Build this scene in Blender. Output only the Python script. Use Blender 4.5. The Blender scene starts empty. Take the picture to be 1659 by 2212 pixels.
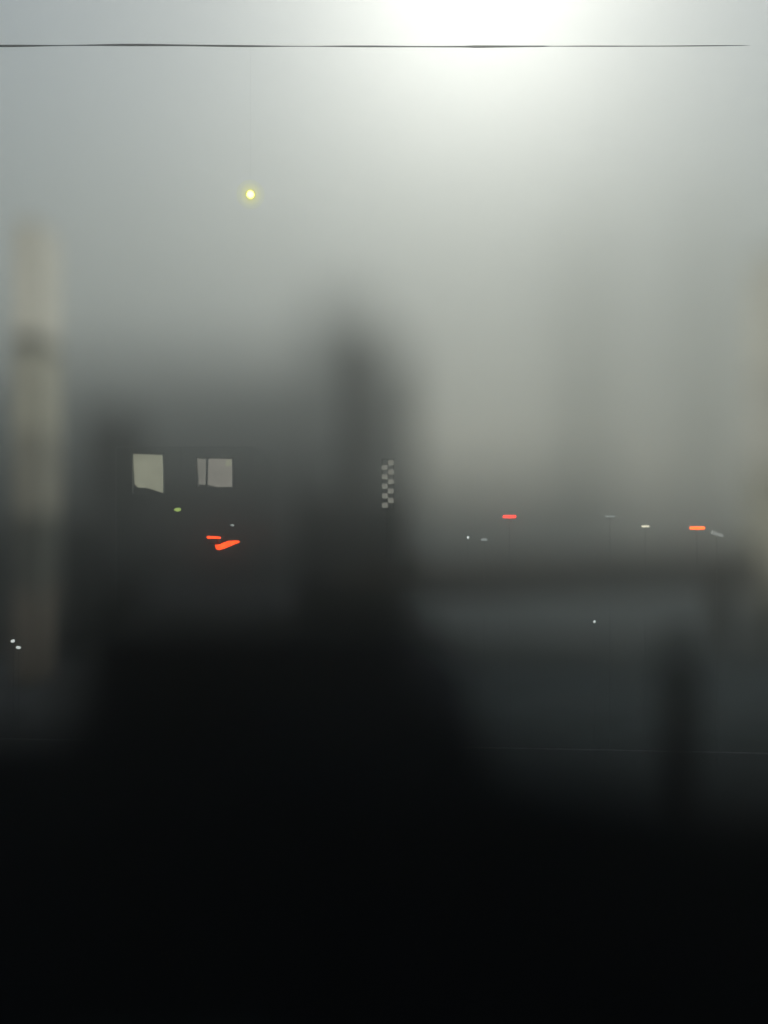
import bpy, bmesh, math, random
from mathutils import Vector, Matrix
random.seed(7)
scene = bpy.context.scene
COL = scene.collection
EYE = 7.0                    # height of the viewpoint (m)
K = 0.000481                 # metres per photo unit per metre of distance (photo measured 1659 x 2212)
FOCUS = 26.0
EXPOSURE = -0.6
ANAMORPH = 1.6            # stretched blur of an anamorphic lens

# ------------------------------------------------------------------ helpers
def at(u, v, d):
    return Vector(((u - 829.5) * K * d, d, EYE - (v - 1106) * K * d))

def add_box(bm, x0, x1, y0, y1, z0, z1, bevel=0.0):
    r = bmesh.ops.create_cube(bm, size=1.0)
    vs = r['verts']
    for w in vs:
        w.co = Vector(((x0 + x1) / 2 + w.co.x * (x1 - x0), (y0 + y1) / 2 + w.co.y * (y1 - y0), (z0 + z1) / 2 + w.co.z * (z1 - z0)))
    if bevel > 0:
        es = list({e for w in vs for e in w.link_edges})
        bmesh.ops.bevel(bm, geom=es, offset=bevel, segments=2, affect='EDGES', profile=0.5)

def add_tube(bm, pts, radii, n=8, cap=True):
    rings = []
    for i, p in enumerate(pts):
        a = pts[max(0, i - 1)]; b = pts[min(len(pts) - 1, i + 1)]
        t = (b - a).normalized()
        ref = Vector((0, 0, 1)) if abs(t.z) < 0.9 else Vector((1, 0, 0))
        s = t.cross(ref).normalized(); q = s.cross(t)
        rings.append([bm.verts.new(p + (s * math.cos(2 * math.pi * k / n) + q * math.sin(2 * math.pi * k / n)) * radii[i]) for k in range(n)])
    for a, b in zip(rings, rings[1:]):
        for k in range(n):
            bm.faces.new((a[k], a[(k + 1) % n], b[(k + 1) % n], b[k]))
    if cap:
        bm.faces.new(list(reversed(rings[0]))); bm.faces.new(rings[-1])

def add_lathe(bm, prof, cx, cy, n=24):
    rings = []
    for r, z in prof:
        rings.append([bm.verts.new((cx + r * math.cos(2 * math.pi * k / n), cy + r * math.sin(2 * math.pi * k / n), z)) for k in range(n)])
    for a, b in zip(rings, rings[1:]):
        for k in range(n):
            bm.faces.new((a[k], a[(k + 1) % n], b[(k + 1) % n], b[k]))
    bm.faces.new(list(reversed(rings[0]))); bm.faces.new(rings[-1])

def add_prism(bm, outline, y0, y1):
    """outline: list of (x, z); extruded from y0 to y1"""
    a = [bm.verts.new((x, y0, z)) for x, z in outline]
    b = [bm.verts.new((x, y1, z)) for x, z in outline]
    bm.faces.new(a); bm.faces.new(list(reversed(b)))
    n = len(a)
    for i in range(n):
        bm.faces.new((a[i], b[i], b[(i + 1) % n], a[(i + 1) % n]))

def link(name, bm, m, parent=None, smooth=False):
    bmesh.ops.recalc_face_normals(bm, faces=bm.faces)
    me = bpy.data.meshes.new(name); bm.to_mesh(me); bm.free()
    me.materials.append(m)
    if smooth:
        for p in me.polygons: p.use_smooth = True
    o = bpy.data.objects.new(name, me); COL.objects.link(o)
    if parent is not None:
        o.parent = parent
        o.matrix_parent_inverse = Matrix.Translation(-parent.location)
    return o

def thing(name, label, cat, loc, group=None):
    o = bpy.data.objects.new(name, None); COL.objects.link(o)
    o.location = loc; o.empty_display_size = 0.2
    o['label'] = label; o['category'] = cat
    if group: o['group'] = group
    return o

def tag(o, label, cat, group=None):
    o['label'] = label; o['category'] = cat
    if group: o['group'] = group
    return o

def struct(name, bm, m):
    o = link(name, bm, m); o['kind'] = 'structure'; return o

def box(name, m, parent, x0, x1, y0, y1, z0, z1, bevel=0.0):
    bm = bmesh.new(); add_box(bm, x0, x1, y0, y1, z0, z1, bevel)
    return link(name, bm, m, parent)

# ------------------------------------------------------------------ materials
def mat(name, col, rough=0.85, var=0.25, scale=1.5, spec=0.3, stretch=(1, 1, 1), bump=0.0):
    m = bpy.data.materials.new(name); m.use_nodes = True
    nt = m.node_tree; b = nt.nodes['Principled BSDF']
    tc = nt.nodes.new('ShaderNodeTexCoord'); mp = nt.nodes.new('ShaderNodeMapping'); mp.inputs['Scale'].default_value = stretch
    n = nt.nodes.new('ShaderNodeTexNoise'); n.inputs['Scale'].default_value = scale; n.inputs['Detail'].default_value = 6
    r = nt.nodes.new('ShaderNodeValToRGB')
    r.color_ramp.elements[0].position = 0.3; r.color_ramp.elements[1].position = 0.7
    r.color_ramp.elements[0].color = (*[c * (1 - var) for c in col], 1)
    r.color_ramp.elements[1].color = (*[min(1, c * (1 + var)) for c in col], 1)
    nt.links.new(tc.outputs['Object'], mp.inputs['Vector']); nt.links.new(mp.outputs['Vector'], n.inputs['Vector'])
    nt.links.new(n.outputs['Fac'], r.inputs['Fac']); nt.links.new(r.outputs['Color'], b.inputs['Base Color'])
    b.inputs['Roughness'].default_value = rough; b.inputs['Specular IOR Level'].default_value = spec
    if bump:
        bp = nt.nodes.new('ShaderNodeBump'); bp.inputs['Strength'].default_value = bump
        nt.links.new(n.outputs['Fac'], bp.inputs['Height']); nt.links.new(bp.outputs['Normal'], b.inputs['Normal'])
    return m

def lamp_mat(name, col, strength, var=0.0, scale=3.0):
    m = bpy.data.materials.new(name); m.use_nodes = True
    nt = m.node_tree; b = nt.nodes['Principled BSDF']
    b.inputs['Base Color'].default_value = (*[min(0.6, c * 0.4 + 0.02) for c in col], 1)
    b.inputs['Roughness'].default_value = 0.4
    b.inputs['Emission Strength'].default_value = strength * 2 ** -EXPOSURE
    if var:
        tc = nt.nodes.new('ShaderNodeTexCoord')
        n = nt.nodes.new('ShaderNodeTexNoise'); n.inputs['Scale'].default_value = scale; n.inputs['Detail'].default_value = 3
        r = nt.nodes.new('ShaderNodeValToRGB')
        r.color_ramp.elements[0].position = 0.35; r.color_ramp.elements[1].position = 0.65
        r.color_ramp.elements[0].color = (*[c * (1 - var) for c in col], 1)
        r.color_ramp.elements[1].color = (*[c * (1 + var) for c in col], 1)
        nt.links.new(tc.outputs['Object'], n.inputs['Vector']); nt.links.new(n.outputs['Fac'], r.inputs['Fac'])
        nt.links.new(r.outputs['Color'], b.inputs['Emission Color'])
    else:
        b.inputs['Emission Color'].default_value = (*col, 1)
    return m

M = {
    'asphalt': mat('asphalt', (0.105, 0.130, 0.128), 0.8, 0.3, 0.6, 0.3),
    'pavement': mat('pavement', (0.18, 0.18, 0.175), 0.9, 0.2, 1.2, 0.2),
    'paint': mat('road_paint', (0.22, 0.22, 0.21), 0.8, 0.15, 4, 0.2),
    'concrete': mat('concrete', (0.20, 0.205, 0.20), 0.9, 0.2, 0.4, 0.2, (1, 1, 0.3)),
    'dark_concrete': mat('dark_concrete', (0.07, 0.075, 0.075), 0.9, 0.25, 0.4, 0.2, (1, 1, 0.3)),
    'render': mat('beige_render', (0.38, 0.36, 0.29), 0.9, 0.12, 0.5, 0.2, (1, 1, 0.3)),
    'brick': mat('brown_brick', (0.10, 0.075, 0.06), 0.9, 0.25, 2.0, 0.2),
    'house_wall': mat('house_render', (0.12, 0.125, 0.12), 0.9, 0.25, 0.5, 0.1, (1, 1, 0.3)),
    'slate': mat('slate', (0.07, 0.075, 0.075), 0.7, 0.25, 3.0, 0.3),
    'black_clad': mat('black_cladding', (0.008, 0.013, 0.028), 0.9, 0.3, 1.0, 0.1, (3, 3, 0.3)),
    'black_metal': mat('black_metal', (0.02, 0.021, 0.022), 0.6, 0.2, 5, 0.3),
    'pale_metal': mat('pale_metal', (0.42, 0.43, 0.42), 0.55, 0.1, 5, 0.4),
    'cable': mat('cable_rubber', (0.012, 0.012, 0.02), 0.7, 0.3, 6, 0.2),
    'steel': mat('steel_cable', (0.68, 0.70, 0.68), 0.5, 0.2, 6, 0.4),
    'glass': mat('dark_window_glass', (0.03, 0.035, 0.038), 0.15, 0.2, 0.3, 0.5),
}
EMIT = {
    'window_a': lamp_mat('warm_lit_blind', (0.80, 0.82, 0.62), 0.30, 0.12, 1.6),
    'window_b': lamp_mat('grey_lit_blind', (0.80, 0.78, 0.68), 0.26, 0.15, 1.9),
    'window_c': lamp_mat('dim_lit_blind', (0.80, 0.80, 0.70), 0.22, 0.15, 2.2),
    'checker': lamp_mat('checker_light', (0.82, 0.82, 0.70), 0.22),
    'green': lamp_mat('green_light', (0.62, 0.85, 0.22), 0.58),
    'red': lamp_mat('red_light', (1.0, 0.05, 0.035), 3.4),
    'neon': lamp_mat('neon_red', (1.0, 0.075, 0.016), 2.8, 0.18, 7.0),
    'orange': lamp_mat('amber_light', (1.0, 0.15, 0.03), 2.8),
    'white': lamp_mat('cold_white_light', (0.9, 1.0, 0.98), 2.0),
    'dim_pair': lamp_mat('soft_white_light', (0.9, 0.98, 0.95), 1.0),
    'faint_white': lamp_mat('faint_white_light', (0.9, 0.95, 0.88), 0.27),
    'dim_white': lamp_mat('dim_white_light', (0.9, 1.0, 0.95), 0.30),
    'cream': lamp_mat('cream_light', (1.0, 0.95, 0.72), 1.2),
    'yellow': lamp_mat('yellow_light', (1.0, 0.93, 0.28), 4.5),
    'glow_a': lamp_mat('column_glow_upper', (1.0, 0.98, 0.80), 0.31, 0.08, 0.4),  # this set: emission graded to give the edge columns their pale tone
    'glow_e': lamp_mat('column_glow_second', (1.0, 0.98, 0.82), 0.27, 0.08, 0.4),
    'glow_b': lamp_mat('column_glow_middle', (1.0, 0.97, 0.74), 0.165, 0.12, 0.4),
    'glow_c': lamp_mat('column_glow_lower', (1.0, 0.95, 0.74), 0.075, 0.12, 0.4),
    'glow_d': lamp_mat('column_glow_lowest', (1.0, 0.80, 0.58), 0.012, 0.12, 0.4),
}

# ------------------------------------------------------------------ the setting
bm = bmesh.new()
bmesh.ops.create_grid(bm, x_segments=1, y_segments=1, size=300)
for w in bm.verts: w.co.y += 110
struct('ground', bm, M['pavement'])
def sheet(name, m, x0, x1, y0, y1, z):
    bm = bmesh.new()
    vs = [bm.verts.new(p) for p in ((x0, y0, z), (x1, y0, z), (x1, y1, z), (x0, y1, z))]
    bm.faces.new(vs); return struct(name, bm, m)
sheet('road', M['asphalt'], -4.0, 26.0, -2, 240, 0.004)
for x in (3.0, 10.0, 17.0):
    for y in range(38, 120, 8):
        sheet('road_marking', M['paint'], x, x + 0.14, y, y + 3, 0.008)
for x0, x1 in ((-4.3, -4.0), (26.0, 26.3)):
    bm = bmesh.new(); add_box(bm, x0, x1, -2, 240, -0.2, 0.12, 0.03); struct('kerb', bm, M['pavement'])

# ------------------------------------------------------------------ buildings
def window_unit(parent, x, y, z, w, h, frame_m, pane_m):
    """a window in a camera-facing wall whose face is at y"""
    bm = bmesh.new()
    t = 0.07
    add_box(bm, x - w / 2 - t, x - w / 2, y - 0.05, y + 0.1, z - h / 2 - t, z + h / 2 + t)
    add_box(bm, x + w / 2, x + w / 2 + t, y - 0.05, y + 0.1, z - h / 2 - t, z + h / 2 + t)
    add_box(bm, x - w / 2, x + w / 2, y - 0.05, y + 0.1, z + h / 2, z + h / 2 + t)
    add_box(bm, x - w / 2, x + w / 2, y - 0.05, y + 0.1, z - h / 2 - t, z - h / 2)
    f = link('window', bm, frame_m, parent)
    bm = bmesh.new(); add_box(bm, x - w / 2, x + w / 2, y - 0.02, y + 0.09, z - h / 2, z + h / 2)
    link('pane', bm, pane_m, f)
    return f

def block(name, label, u0, u1, vtop, d, depth, wall_m, cat='building', group=None, cols=0, rows=0, storey=3.2, ww=1.2, wh=1.5, base=0.0, skip=None):
    """an upright block of flats/offices whose front face stands d metres away"""
    x0 = (u0 - 829.5) * K * d; x1 = (u1 - 829.5) * K * d
    z1 = EYE - (vtop - 1106) * K * d
    t = thing(name, label, cat, ((x0 + x1) / 2, d + depth / 2, base), group)
    box('wall', wall_m, t, x0, x1, d, d + depth, base, z1)
    bm = bmesh.new()
    e = 0.25
    add_box(bm, x0 - 0.15, x1 + 0.15, d - 0.15, d + e, z1, z1 + 0.45)
    add_box(bm, x0 - 0.15, x1 + 0.15, d + depth - e, d + depth + 0.15, z1, z1 + 0.45)
    add_box(bm, x0 - 0.15, x0 + e, d + e, d + depth - e, z1, z1 + 0.45)
    add_box(bm, x1 - e, x1 + 0.15, d + e, d + depth - e, z1, z1 + 0.45)
    link('parapet', bm, wall_m, t)
    if cols:
        for r in range(rows):
            z = z1 - 1.9 - r * storey
            if z < base + 1.2: break
            for c in range(cols):
                x = x0 + (x1 - x0) * (c + 0.5) / cols
                if skip and skip(x, z): continue
                window_unit(t, x, d, z, ww, wh, M['dark_concrete'], M['glass'])
    return t

# the stepped tower in the middle and its neighbours
G = 'fog bound city blocks'
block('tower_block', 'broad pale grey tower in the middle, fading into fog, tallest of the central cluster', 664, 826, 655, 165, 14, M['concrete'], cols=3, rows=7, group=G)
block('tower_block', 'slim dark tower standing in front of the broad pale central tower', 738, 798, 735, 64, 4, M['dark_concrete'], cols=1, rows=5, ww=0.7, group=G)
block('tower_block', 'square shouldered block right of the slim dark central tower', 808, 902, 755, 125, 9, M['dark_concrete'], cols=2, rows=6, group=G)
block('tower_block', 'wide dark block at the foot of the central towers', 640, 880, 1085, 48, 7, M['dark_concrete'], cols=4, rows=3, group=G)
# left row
block('apartment_block', 'narrow dark block beside the pale glowing column on the left', 192, 268, 905, 54, 6, M['dark_concrete'], cols=1, rows=3, ww=0.8, group=G)
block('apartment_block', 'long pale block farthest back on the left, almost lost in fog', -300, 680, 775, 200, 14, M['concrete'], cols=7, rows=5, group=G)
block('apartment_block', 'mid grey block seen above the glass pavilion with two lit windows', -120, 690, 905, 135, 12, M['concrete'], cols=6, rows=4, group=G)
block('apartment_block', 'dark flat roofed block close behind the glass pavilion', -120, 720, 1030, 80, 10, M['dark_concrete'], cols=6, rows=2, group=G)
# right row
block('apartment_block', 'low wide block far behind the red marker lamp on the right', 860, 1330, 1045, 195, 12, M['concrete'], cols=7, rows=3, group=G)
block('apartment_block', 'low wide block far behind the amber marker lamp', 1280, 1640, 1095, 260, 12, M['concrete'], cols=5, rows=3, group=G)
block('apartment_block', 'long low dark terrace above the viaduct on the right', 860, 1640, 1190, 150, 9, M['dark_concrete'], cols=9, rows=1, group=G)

block('streak_block', 'barely visible slim block added as a dark streak below the right edge of the bright glow', 1225, 1300, 480, 330, 8, M['concrete'], cols=2, rows=12, group='blocks added to streak the fog')  # these two are added to darken the fog into vertical streaks
block('streak_block', 'barely visible slim block added as a dark streak left of the pale column at the right edge', 1490, 1556, 430, 330, 8, M['concrete'], cols=2, rows=12, group='blocks added to streak the fog')
# edge columns: pale tone put into the faces as emission, stepped by height
def glow_column(label, d, depth, gu0, gu1, vtop, panes, wall_m, side):
    """slim column whose added glow wraps round the corner that faces the street (side = +1: its right flank, -1: its left)"""
    t = thing('glow_column', label, 'tower', ((gu0 + gu1 - 1659) / 2 * K * d, d + depth / 2, 0), 'pale columns with added glow at the picture edges')
    x0 = (gu0 - 829.5) * K * d; x1 = (gu1 - 829.5) * K * d
    z1 = EYE - (vtop - 1106) * K * d
    box('wall', wall_m, t, x0, x1, d, d + depth, 0, z1)
    box('roof', wall_m, t, x0 - 0.06, x1 + 0.06, d - 0.06, d + depth + 0.06, z1, z1 + 0.03)
    xs = x1 if side > 0 else x0
    for v0, v1, key in panes:
        za = EYE - (v1 - 1106) * K * d; zb = EYE - (v0 - 1106) * K * d
        bm = bmesh.new()
        add_box(bm, x0 - (0.08 if side < 0 else 0), x1 + (0.08 if side > 0 else 0), d - 0.07, d + 0.02, zb, zb + 0.025)
        add_box(bm, xs, xs + side * 0.07, d, d + depth, zb, zb + 0.025) if side > 0 else add_box(bm, xs - 0.07, xs, d, d + depth, zb, zb + 0.025)
        f = link('window', bm, wall_m, t)
        bm = bmesh.new(); add_box(bm, x0 + 0.03, x1 - 0.03, d - 0.05, d - 0.003, za, zb)
        link('pane', bm, EMIT[key], f)
        bm = bmesh.new()
        add_box(bm, xs + 0.003, xs + 0.05, d + 0.03, d + depth - 0.03, za, zb) if side > 0 else add_box(bm, xs - 0.05, xs - 0.003, d + 0.03, d + depth - 0.03, za, zb)
        link('pane', bm, EMIT[key], f)
    return t
glow_column('slim pale column at the left edge with a dim warm added glow', 37, 2.5, 28, 84, 480,
            [(481, 722, 'glow_a'), (754, 934, 'glow_b'), (937, 1110, 'glow_c'), (1280, 1490, 'glow_d')], M['render'], 1)
glow_column('pale column with added glow cut by the right edge of the picture', 46, 3.1, 1664, 1780, 540,
            [(545, 800, 'glow_a'), (806, 1010, 'glow_e'), (1016, 1210, 'glow_b'), (1216, 1290, 'glow_c')], M['render'], -1)
gx = at(-400, 1140, 45); gy = at(215, 1140, 45)
gr = thing('garage', 'low dark garage behind the foot of the glowing column at the left edge', 'garage', ((gx.x + gy.x) / 2, 48, 0))
box('wall', M['dark_concrete'], gr, gx.x, gy.x, 45, 51, 0, gx.z)
box('roof', M['slate'], gr, gx.x - 0.1, gy.x + 0.1, 44.9, 51.1, gx.z, gx.z + 0.12)
box('door', M['brick'], gr, at(-60, 0, 45).x, at(10, 0, 45).x, 44.93, 44.997, 0, 2.4)

# ------------------------------------------------------------------ low house with lit windows, at the focus distance
d = FOCUS
def X(u, dd=FOCUS): return (u - 829.5) * K * dd
def Z(v, dd=FOCUS): return EYE - (v - 1106) * K * dd
house = thing('glass_pavilion', 'clear glass pavilion on the left with two dim lit window blinds', 'pavilion', (X(400), d + 3, 0))
W1 = (287, 352, 981, 1060); W2 = (425, 501, 990, 1051)
def side_prism(name, m, parent, x0, x1, prof):
    bm = bmesh.new()
    va = [bm.verts.new((x0, y, z)) for y, z in prof]; vb = [bm.verts.new((x1, y, z)) for y, z in prof]
    n = len(prof); bm.faces.new(va); bm.faces.new(list(reversed(vb)))
    for i in range(n): bm.faces.new((va[i], vb[i], vb[(i + 1) % n], va[(i + 1) % n]))
    return link(name, bm, m, parent)
gl = bpy.data.materials.new('clear_glass'); gl.use_nodes = True
nt = gl.node_tree; nt.nodes.clear()
o_ = nt.nodes.new('ShaderNodeOutputMaterial'); mx = nt.nodes.new('ShaderNodeMixShader'); tr = nt.nodes.new('ShaderNodeBsdfTransparent'); gs = nt.nodes.new('ShaderNodeBsdfGlossy')
tr.inputs['Color'].default_value = (0.992, 0.994, 0.993, 1); gs.inputs['Roughness'].default_value = 0.06; mx.inputs['Fac'].default_value = 0.008
nt.links.new(tr.outputs[0], mx.inputs[1]); nt.links.new(gs.outputs[0], mx.inputs[2]); nt.links.new(mx.outputs[0], o_.inputs['Surface'])
hx0, hx1, hz0, hz1 = X(250), X(545), 0.3, Z(966)
box('base_wall', M['black_clad'], house, hx0, hx1, d, d + 5, 0, hz0)
fr = bmesh.new(); t = 0.007
for yy in (d, d + 5 - t):
    for xx in (hx0, X(390), hx1 - t):
        add_box(fr, xx, xx + t, yy, yy + t, hz0, hz1)
    add_box(fr, hx0, hx1, yy, yy + t, hz1, hz1 + t)
for xx in (hx0, hx1 - t): add_box(fr, xx, xx + t, d + t, d + 5 - t, hz1, hz1 + t)
link('frame', fr, M['pale_metal'], house)
for nm, q in (('glazing', (hx0 + t, hx1 - t, d + 0.113, d + 0.121, hz0, hz1)), ('glazing', (hx0 + t, hx1 - t, d + 4.9, d + 4.908, hz0, hz1)),
              ('side_glazing', (hx0 + 0.004, hx0 + 0.012, d + 0.13, d + 4.89, hz0, hz1)), ('side_glazing', (hx1 - 0.012, hx1 - 0.004, d + 0.13, d + 4.89, hz0, hz1)),
              ('glass_roof', (hx0, hx1, d + t, d + 4.98, hz1 + 0.018, hz1 + 0.026))):
    box(nm, gl, house, *q)
def house_window(corners, panes, label):
    """corners: four (u, v); a thin frame and lit blinds slightly out of true, as in the photograph"""
    us = [c[0] for c in corners]; vs = [c[1] for c in corners]
    bm = bmesh.new()
    x0, x1, z0, z1 = X(min(us)) - 0.01, X(max(us)) + 0.01, Z(max(vs)) - 0.01, Z(min(vs)) + 0.01
    t = 0.006
    add_box(bm, x0 - t, x0, d - 0.02, d + 0.108, z0 - t, z1 + t); add_box(bm, x1, x1 + t, d - 0.02, d + 0.108, z0 - t, z1 + t)
    add_box(bm, x0, x1, d - 0.02, d + 0.108, z1, z1 + t); add_box(bm, x0, x1, d - 0.02, d + 0.108, z0 - t, z0)
    f = link('window', bm, M['pale_metal'], house); f['label'] = label
    for outline, key, dy in panes:
        bm = bmesh.new(); add_prism(bm, [(X(u), Z(v)) for u, v in outline], d + 0.04 - dy, d + 0.10 - dy)
        link('pane' if dy == 0 else 'blind', bm, EMIT[key], f)
    return f
house_window([(287, 980), (352, 1065)], [([(287, 980.5), (349, 983), (350.5, 1020), (353, 1065), (336, 1060), (318, 1054), (297, 1053), (290, 1046), (288, 1010)], 'window_a', 0.0)],
             'tall lit window with a slanting sill line')
house_window([(425, 990), (501, 1052)], [([(425.5, 990), (443, 992), (442, 1047), (429, 1046)], 'window_c', 0.0),
             ([(450, 991), (500, 991), (501, 1051), (470, 1052), (448, 1047)], 'window_b', 0.0),
             ([(489, 993), (499, 993), (500, 1006), (486, 1008)], 'window_a', 0.012)], 'wide lit window split by a dark mullion')
# things on the house wall
def wall_lamp(label, outline, key, group=None, dd=FOCUS):
    us = [p[0] for p in outline]; vs = [p[1] for p in outline]
    cu, cv = sum(us) / len(us), sum(vs) / len(vs)
    t = thing('wall_lamp', label, 'lamp', (X(cu), dd - 0.1, Z(cv)), group)
    bm = bmesh.new(); add_prism(bm, [(X(u), Z(v)) for u, v in outline], dd - 0.16, dd - 0.09); link('diffuser', bm, EMIT[key], t)
    bm = bmesh.new(); add_box(bm, X(cu) - 0.04, X(cu) + 0.04, dd - 0.09, dd, Z(cv) - 0.02, Z(cv) + 0.02); link('bracket', bm, M['black_metal'], t)
    return t
wall_lamp('small green lamp on the glass front below the two lit windows', [(377, 1101.5), (383, 1097.5), (390, 1097.5), (393, 1100), (391, 1103.5), (385, 1105)], 'green')
wall_lamp('faint grey lamp on the glass front just above the red neon strip', [(497, 1134), (503, 1132), (508, 1134.5), (504, 1137)], 'dim_white')
sg = thing('neon_sign', 'glowing orange red neon sign of a short bar over a slanting wedge', 'sign', (X(484), d - 0.1, Z(1175)))
bm = bmesh.new(); add_prism(bm, [(X(u), Z(v)) for u, v in ((449, 1159.5), (451, 1158), (477, 1159.5), (478.5, 1161.5), (477, 1163.5), (452, 1163), (449.5, 1161.5))], d - 0.17, d - 0.10)
link('bar_tube', bm, EMIT['neon'], sg)
bm = bmesh.new(); add_prism(bm, [(X(u), Z(v)) for u, v in ((466.5, 1177), (477, 1176), (485, 1171.5), (494, 1169), (508, 1167.5), (518, 1168.5), (518.5, 1171.5), (508, 1175.5), (498, 1180), (488, 1184), (477, 1187.5), (470, 1186.5), (468, 1181))], d - 0.17, d - 0.10)
link('wedge_tube', bm, EMIT['neon'], sg)
bm = bmesh.new(); add_box(bm, X(452), X(510), d - 0.09, d - 0.07, Z(1174.5), Z(1173)); add_box(bm, X(470), X(473), d - 0.07, d + 0.11, Z(1175), Z(1162)); link('bracket', bm, M['concrete'], sg)

# ------------------------------------------------------------------ checkered sign on a post
ck = thing('checker_sign', 'narrow upright checkered sign with dim lit squares on a post', 'sign', (X(838), FOCUS, 0))
bm = bmesh.new()
for u in (825, 837.5, 850): add_box(bm, X(u), X(u) + 0.012, d + 0.002, d + 0.014, Z(1100), Z(992))
for v in (992, 1046, 1100): add_box(bm, X(824), X(852), d + 0.014, d + 0.026, Z(v) - 0.006, Z(v) + 0.006)
link('frame', bm, M['concrete'], ck)
bm = bmesh.new()
for i in range(10):
    v0 = 995 + i * 10.2
    u0 = 825.5 if i % 2 else 838.5
    j = random.uniform(-0.5, 0.5)
    add_prism(bm, [(X(u + j), Z(v)) for u, v in ((u0 - 0.5, v0 - 0.6), (u0 + 12, v0 - 0.8), (u0 + 12.5, v0 + 9.8), (u0, v0 + 10.2))], d - 0.03, d)
link('lit_squares', bm, EMIT['checker'], ck)
bm = bmesh.new(); add_tube(bm, [Vector((X(838), d + 0.045, 0)), Vector((X(838), d + 0.045, Z(1046)))], [0.012, 0.008], 10); link('post', bm, M['concrete'], ck, True)

# ------------------------------------------------------------------ marker lamps on slender posts
def marker(label, u, v, w, h, key, group='marker lamps on slender posts', dd=FOCUS, tilt=0.0, round_=False, pm='pale_metal'):
    x, z = X(u, dd), Z(v, dd); wm, hm = w * K * dd, h * K * dd
    t = thing('marker_lamp', label, 'lamp', (x, dd, 0), group)
    bm = bmesh.new()
    if round_:
        bmesh.ops.create_icosphere(bm, subdivisions=2, radius=wm / 2, matrix=Matrix.Translation((x, dd, z)))
    else:
        c, s = math.cos(tilt), math.sin(tilt)
        pts = [(-wm / 2, -hm * 0.35), (-wm / 2 + hm * 0.2, -hm / 2), (wm / 2 - hm * 0.2, -hm / 2), (wm / 2, -hm * 0.3), (wm / 2, hm * 0.35), (wm / 2 - hm * 0.25, hm / 2), (-wm / 2 + hm * 0.2, hm / 2), (-wm / 2, hm * 0.3)]
        add_prism(bm, [(x + a * c - b * s, z + a * s + b * c) for a, b in pts], dd - 0.05, dd + 0.03)
    link('lamp_head', bm, EMIT[key], t)
    bm = bmesh.new(); add_tube(bm, [Vector((x, dd + 0.02, 0)), Vector((x, dd + 0.02, z - hm * 0.3))], [0.0035, 0.003], 6); link('post', bm, M[pm], t, True)
    bm = bmesh.new(); add_lathe(bm, [(0.025, 0.002), (0.025, 0.012), (0.008, 0.03)], x, dd + 0.02, 12); link('base_plate', bm, M['pavement'], t, True)
    return t
marker('red bar shaped marker lamp glowing in the grey fog right of centre', 1100.5, 1116, 27, 5, 'red')
marker('amber bar shaped marker lamp at the far right of the row', 1506, 1140.5, 31, 6, 'orange')
marker('small cream bar lamp between the red and the amber lamps', 1394, 1137, 15, 3, 'cream')
marker('barely lit grey bar lamp left of the small cream lamp', 1318, 1115.5, 20, 3, 'dim_white')
marker('tilted faint white lamp beside the amber lamp', 1549, 1154, 26, 7, 'faint_white', tilt=-0.3)
marker('tiny round white lamp below and left of the red lamp', 1011, 1161, 5, 5, 'dim_pair', round_=True)
marker('dull grey bar lamp next to the tiny round white lamp', 1046, 1166, 14, 4, 'dim_white')
marker('small round white lamp alone above the open street', 1284, 1343, 5, 5, 'dim_pair', round_=True)
marker('upper of two tiny white lamps at the left edge', 28, 1385, 6, 5, 'dim_pair', group='two tiny lamps at the left edge', pm='black_metal')
marker('lower of two tiny white lamps at the left edge', 40, 1399, 8, 4, 'dim_pair', group='two tiny lamps at the left edge', pm='black_metal', tilt=-0.3)

# ------------------------------------------------------------------ cables and hanging lamp
bm = bmesh.new()
N = 90; pts = []; rad = []
for i in range(N + 1):
    s = i / N
    u = -60 + s * 1680
    dd = 25.63 + 0.04 * s
    v = 99.5 - 2.6 * math.exp(-((u - 300) / 260) ** 2) + 1.0 * math.sin(s * 3.1) + 0.35 * math.sin(s * 23) - 1.2 * max(0, s - 0.75) * 4
    p = at(u, v, dd); pts.append(p)
    base = 0.036 - 0.022 * s
    rad.append(max(0.006, base * (0.75 + 0.35 * math.sin(s * 31 + 1) * math.sin(s * 11)) + (0.012 if 0.64 < s < 0.74 else 0)))
rad[-1] = 0.002
pts.insert(0, at(-1000, 112, 25.6)); rad.insert(0, 0.03)
add_tube(bm, pts, rad, 8)
tag(link('overhead_cable', bm, M['cable'], None, True), 'thin black cable strung across the top of the bright fog', 'cable')
bm = bmesh.new(); pts = []; rad = []
for i in range(41):
    s = i / 40; u = -60 + 1780 * s
    pts.append(at(u, 1594 + 34 * s + 4 * (s - 0.5) ** 2, 25.65)); rad.append(0.020)
pts = [at(-1000, 1580, 25.65)] + pts + [at(2700, 1652, 25.65)]; rad = [0.020] + rad + [0.020]
add_tube(bm, pts, rad, 8)
tag(link('steel_cable', bm, M['steel'], None, True), 'faint pale steel cable stretched low across the dark foreground', 'cable')

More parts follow.
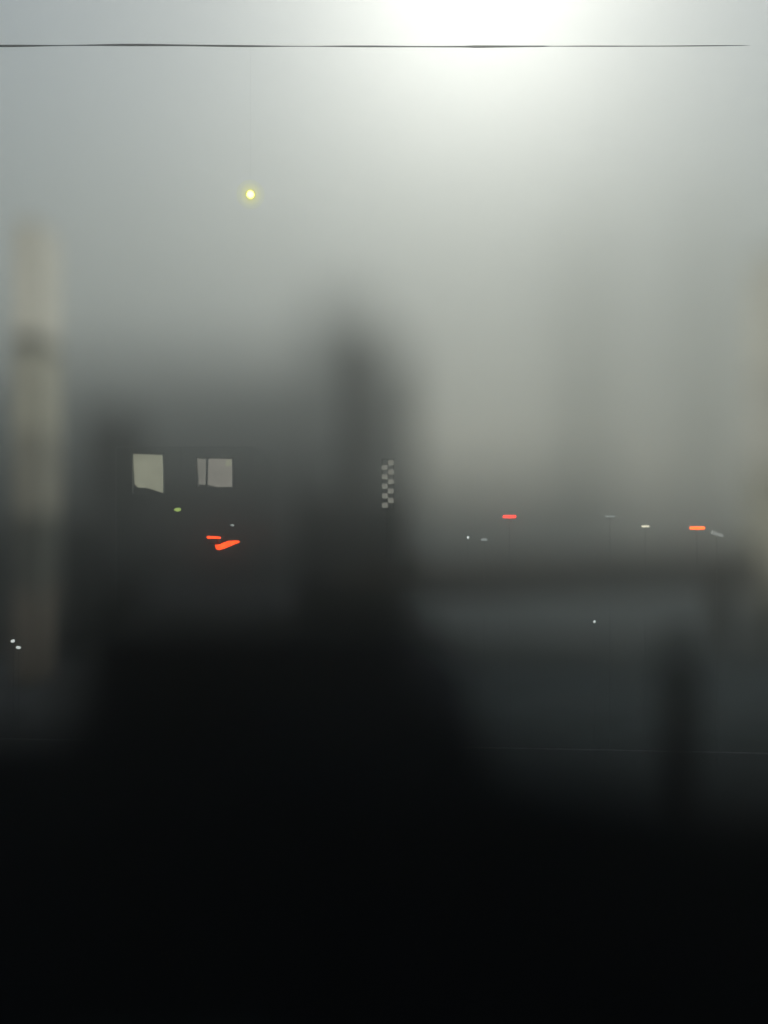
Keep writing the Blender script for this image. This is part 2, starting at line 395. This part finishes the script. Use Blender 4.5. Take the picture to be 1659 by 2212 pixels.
lp = at(541, 420, 26.2)
pl = thing('pendant_lamp', 'glowing yellow globe lamp hanging alone in the pale fog', 'lamp', lp)
def halo_shell_mat(strength):
    gm = bpy.data.materials.new('lamp_halo_glow'); gm.use_nodes = True
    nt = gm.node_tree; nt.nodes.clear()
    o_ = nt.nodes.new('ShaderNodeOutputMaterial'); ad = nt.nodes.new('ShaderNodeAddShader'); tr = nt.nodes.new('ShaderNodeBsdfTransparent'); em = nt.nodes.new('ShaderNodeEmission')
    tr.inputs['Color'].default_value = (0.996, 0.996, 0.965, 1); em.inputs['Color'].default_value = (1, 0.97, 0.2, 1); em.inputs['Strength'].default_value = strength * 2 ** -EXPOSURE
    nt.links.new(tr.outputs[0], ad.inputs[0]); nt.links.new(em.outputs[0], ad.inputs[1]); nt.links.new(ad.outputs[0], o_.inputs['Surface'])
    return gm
bm = bmesh.new(); bmesh.ops.create_uvsphere(bm, u_segments=24, v_segments=16, radius=0.095, matrix=Matrix.Translation(lp)); bulb = link('bulb', bm, EMIT['yellow'], pl, True)
for rr, st in ((0.125, 0.17), (0.165, 0.085), (0.215, 0.045), (0.285, 0.025), (0.38, 0.012)):  # nested emissive shells stand in for the halo of light in fog
    bm = bmesh.new(); bmesh.ops.create_uvsphere(bm, u_segments=32, v_segments=20, radius=rr, matrix=Matrix.Translation(lp)); link('halo_shell', bm, halo_shell_mat(st), pl, True)
bm = bmesh.new(); add_tube(bm, [lp + Vector((0, 0, 0.38)), at(541, 98.5, 25.9)], [0.0015, 0.0015], 6); link('cord', bm, M['pale_metal'], pl)

# ------------------------------------------------------------------ viaduct on the right
va_ = thing('viaduct', 'dark viaduct deck crossing behind the street on the right', 'bridge', (9, 46, 0))
bm = bmesh.new()
a0, a1 = at(780, 1285, 42), at(1640, 1236, 47)
dirv = (a1 - a0); dirv.z = 0; dirv.normalize(); nrm = Vector((-dirv.y, dirv.x, 0))
def deck(bm, dz0, dz1, n0, n1):
    q = []
    for p in (a0, a1):
        for n in (n0, n1):
            for z in (dz0, dz1):
                q.append(bm.verts.new(p + nrm * n + Vector((0, 0, z))))
    for f in ((0, 1, 3, 2), (4, 6, 7, 5), (0, 4, 5, 1), (2, 3, 7, 6), (0, 2, 6, 4), (1, 5, 7, 3)):
        bm.faces.new([q[i] for i in f])
deck(bm, -0.4, 0.3, 0, 7); link('deck', bm, M['brick'], va_)
bm = bmesh.new(); deck(bm, 0.3, 1.25, -0.05, 0.2); link('parapet', bm, M['brick'], va_)
for s in (0.05, 0.99):
    p = a0.lerp(a1, s) + nrm * 3
    bm = bmesh.new(); add_box(bm, p.x - 0.5, p.x + 0.5, p.y - 0.6, p.y + 0.6, 0, p.z - 0.4, 0.05); link('pier', bm, M['dark_concrete'], va_)

# ------------------------------------------------------------------ near dark shapes
col = thing('advertising_column', 'dark round topped column standing in the street at lower right', 'column', (X(1468, 15.5), 15.5, 0))
cx, cz = X(1468, 15.5), Z(1380, 15.5)
bm = bmesh.new(); add_lathe(bm, [(0.30, 0.25), (0.30, cz - 0.45)], cx, 15.5, 28); link('drum', bm, M['dark_concrete'], col, True)
bm = bmesh.new(); add_lathe(bm, [(0.34, cz - 0.45), (0.34, cz - 0.36), (0.28, cz - 0.2), (0.2, cz - 0.06), (0.04, cz)], cx, 15.5, 28); link('cap', bm, M['dark_concrete'], col, True)
bm = bmesh.new(); add_lathe(bm, [(0.38, 0), (0.38, 0.25)], cx, 15.5, 28); link('plinth', bm, M['dark_concrete'], col, True)

sh = thing('black_shed', 'black clad flat roofed building filling the lower left foreground', 'building', (X(510, 12), 14, 0))
zf = Z(1285, 12)
side_prism('wall', M['black_clad'], sh, X(150, 12), X(880, 12), [(12, 0), (12, zf), (18, zf - 1.3), (18, 0)])
side_prism('roof', M['black_clad'], sh, X(150, 12) - 0.1, X(880, 12) + 0.1, [(11.9, zf + 0.03), (11.9, zf + 0.13), (18.1, zf - 1.2), (18.1, zf - 1.3)])
bm = bmesh.new(); xa = X(880, 12) + 0.003
add_prism(bm, [(xa, 0), (X(1060, 12), 0), (X(1060, 12), Z(1520, 12)), (xa, Z(1370, 12))], 12.02, 16)
link('lean_to', bm, M['black_clad'], sh)
s2 = thing('boundary_wall', 'low black wall with a sloping end along the bottom right foreground', 'wall', (X(1300, 9), 9.2, 0))
bm = bmesh.new()
prof = [(X(600, 9), 0), (X(2300, 9), 0), (X(2300, 9), Z(1605, 9)), (X(1480, 9), Z(1605, 9)), (X(960, 9), Z(1500, 9)), (X(600, 9), Z(1500, 9))]
add_prism(bm, prof, 9, 9.4); link('wall', bm, M['black_clad'], s2)
box('coping', M['black_metal'], s2, X(1495, 9), X(2300, 9), 8.95, 9.45, Z(1605, 9), Z(1605, 9) + 0.06)
s3 = thing('black_fence', 'black solid fence at the lower left edge beside the black building', 'fence', (X(40, 11), 11, 0))
box('panel', M['black_clad'], s3, X(-900, 11), X(172, 11), 11, 11.1, 0, Z(1490, 11))

# ------------------------------------------------------------------ unseen block and slab, added to keep sky light off the foreground
hb = thing('shade_block', 'unseen brick block with an overhead slab, added behind the viewpoint for shade', 'building', (0, -12, 0))
box('wall', M['brick'], hb, -45, 45, -30, -2.5, 0, 46)
box('shade_slab', M['dark_concrete'], hb, -14, 14, -2.5, 4.5, 13.0, 13.3)

# ------------------------------------------------------------------ air
SUN_EL, SUN_AZ = 30.0, 5.9       # degrees; azimuth to the right of the view axis
HAZE = dict(density=0.011, aniso=0.89, color=(0.926, 0.945, 0.904))
bm = bmesh.new(); add_box(bm, -200, 200, -34, 380, -1.0, 122)
hz = bpy.data.materials.new('haze'); hz.use_nodes = True
nt = hz.node_tree; nt.nodes.clear()
o_ = nt.nodes.new('ShaderNodeOutputMaterial'); pv = nt.nodes.new('ShaderNodeVolumePrincipled')
pv.inputs['Color'].default_value = (*HAZE['color'], 1); pv.inputs['Density'].default_value = HAZE['density']; pv.inputs['Anisotropy'].default_value = HAZE['aniso']
nt.links.new(pv.outputs['Volume'], o_.inputs['Volume'])
h = link('haze', bm, hz); h['kind'] = 'stuff'
# ground must lie inside the haze
g = bpy.data.objects['ground']
for w in g.data.vertices:
    w.co.x = max(-198, min(198, w.co.x)); w.co.y = max(-32, min(378, w.co.y))

# ------------------------------------------------------------------ light
wd = bpy.data.worlds.new('World'); scene.world = wd; wd.use_nodes = True
nt = wd.node_tree; bg = nt.nodes['Background']
sk = nt.nodes.new('ShaderNodeTexSky'); sk.sky_type = 'NISHITA'; sk.sun_disc = False
sk.sun_elevation = math.radians(SUN_EL); sk.sun_rotation = math.radians(SUN_AZ)
sk.air_density = 1.0; sk.dust_density = 0.4; sk.ozone_density = 0.6
hs = nt.nodes.new('ShaderNodeHueSaturation'); hs.inputs['Saturation'].default_value = 0.55
nt.links.new(sk.outputs['Color'], hs.inputs['Color']); nt.links.new(hs.outputs['Color'], bg.inputs['Color']); bg.inputs['Strength'].default_value = 0.15
sun = bpy.data.lights.new('sun', 'SUN'); sun.energy = 0.5; sun.angle = math.radians(10); sun.color = (1.0, 0.975, 0.94)
so = bpy.data.objects.new('sun', sun); COL.objects.link(so)
e, a = math.radians(SUN_EL), math.radians(SUN_AZ)
so.rotation_euler = Vector((math.sin(a) * math.cos(e), math.cos(a) * math.cos(e), math.sin(e))).to_track_quat('Z', 'Y').to_euler()
so.location = (5, 60, 60)

# ------------------------------------------------------------------ camera
cam = bpy.data.cameras.new('camera'); co = bpy.data.objects.new('camera', cam); COL.objects.link(co)
co.location = (0, 0, EYE); co.rotation_euler = (math.radians(90), 0, 0)
cam.sensor_fit = 'VERTICAL'; cam.sensor_height = 240; cam.lens = 240 / (2 * 0.532)
cam.clip_start = 0.1; cam.clip_end = 2000
cam.dof.use_dof = True; cam.dof.focus_distance = FOCUS - 0.35; cam.dof.aperture_fstop = (cam.lens / 1000) / 3.4; cam.dof.aperture_ratio = ANAMORPH
scene.camera = co

# ------------------------------------------------------------------ rendering
scene.view_settings.view_transform = 'Standard'; scene.view_settings.look = 'None'; scene.view_settings.gamma = 1
scene.view_settings.exposure = EXPOSURE
c = scene.cycles
c.use_denoising = True
c.volume_bounces = 3; c.max_bounces = 8; c.diffuse_bounces = 3
c.use_adaptive_sampling = False
c.sample_clamp_indirect = 6
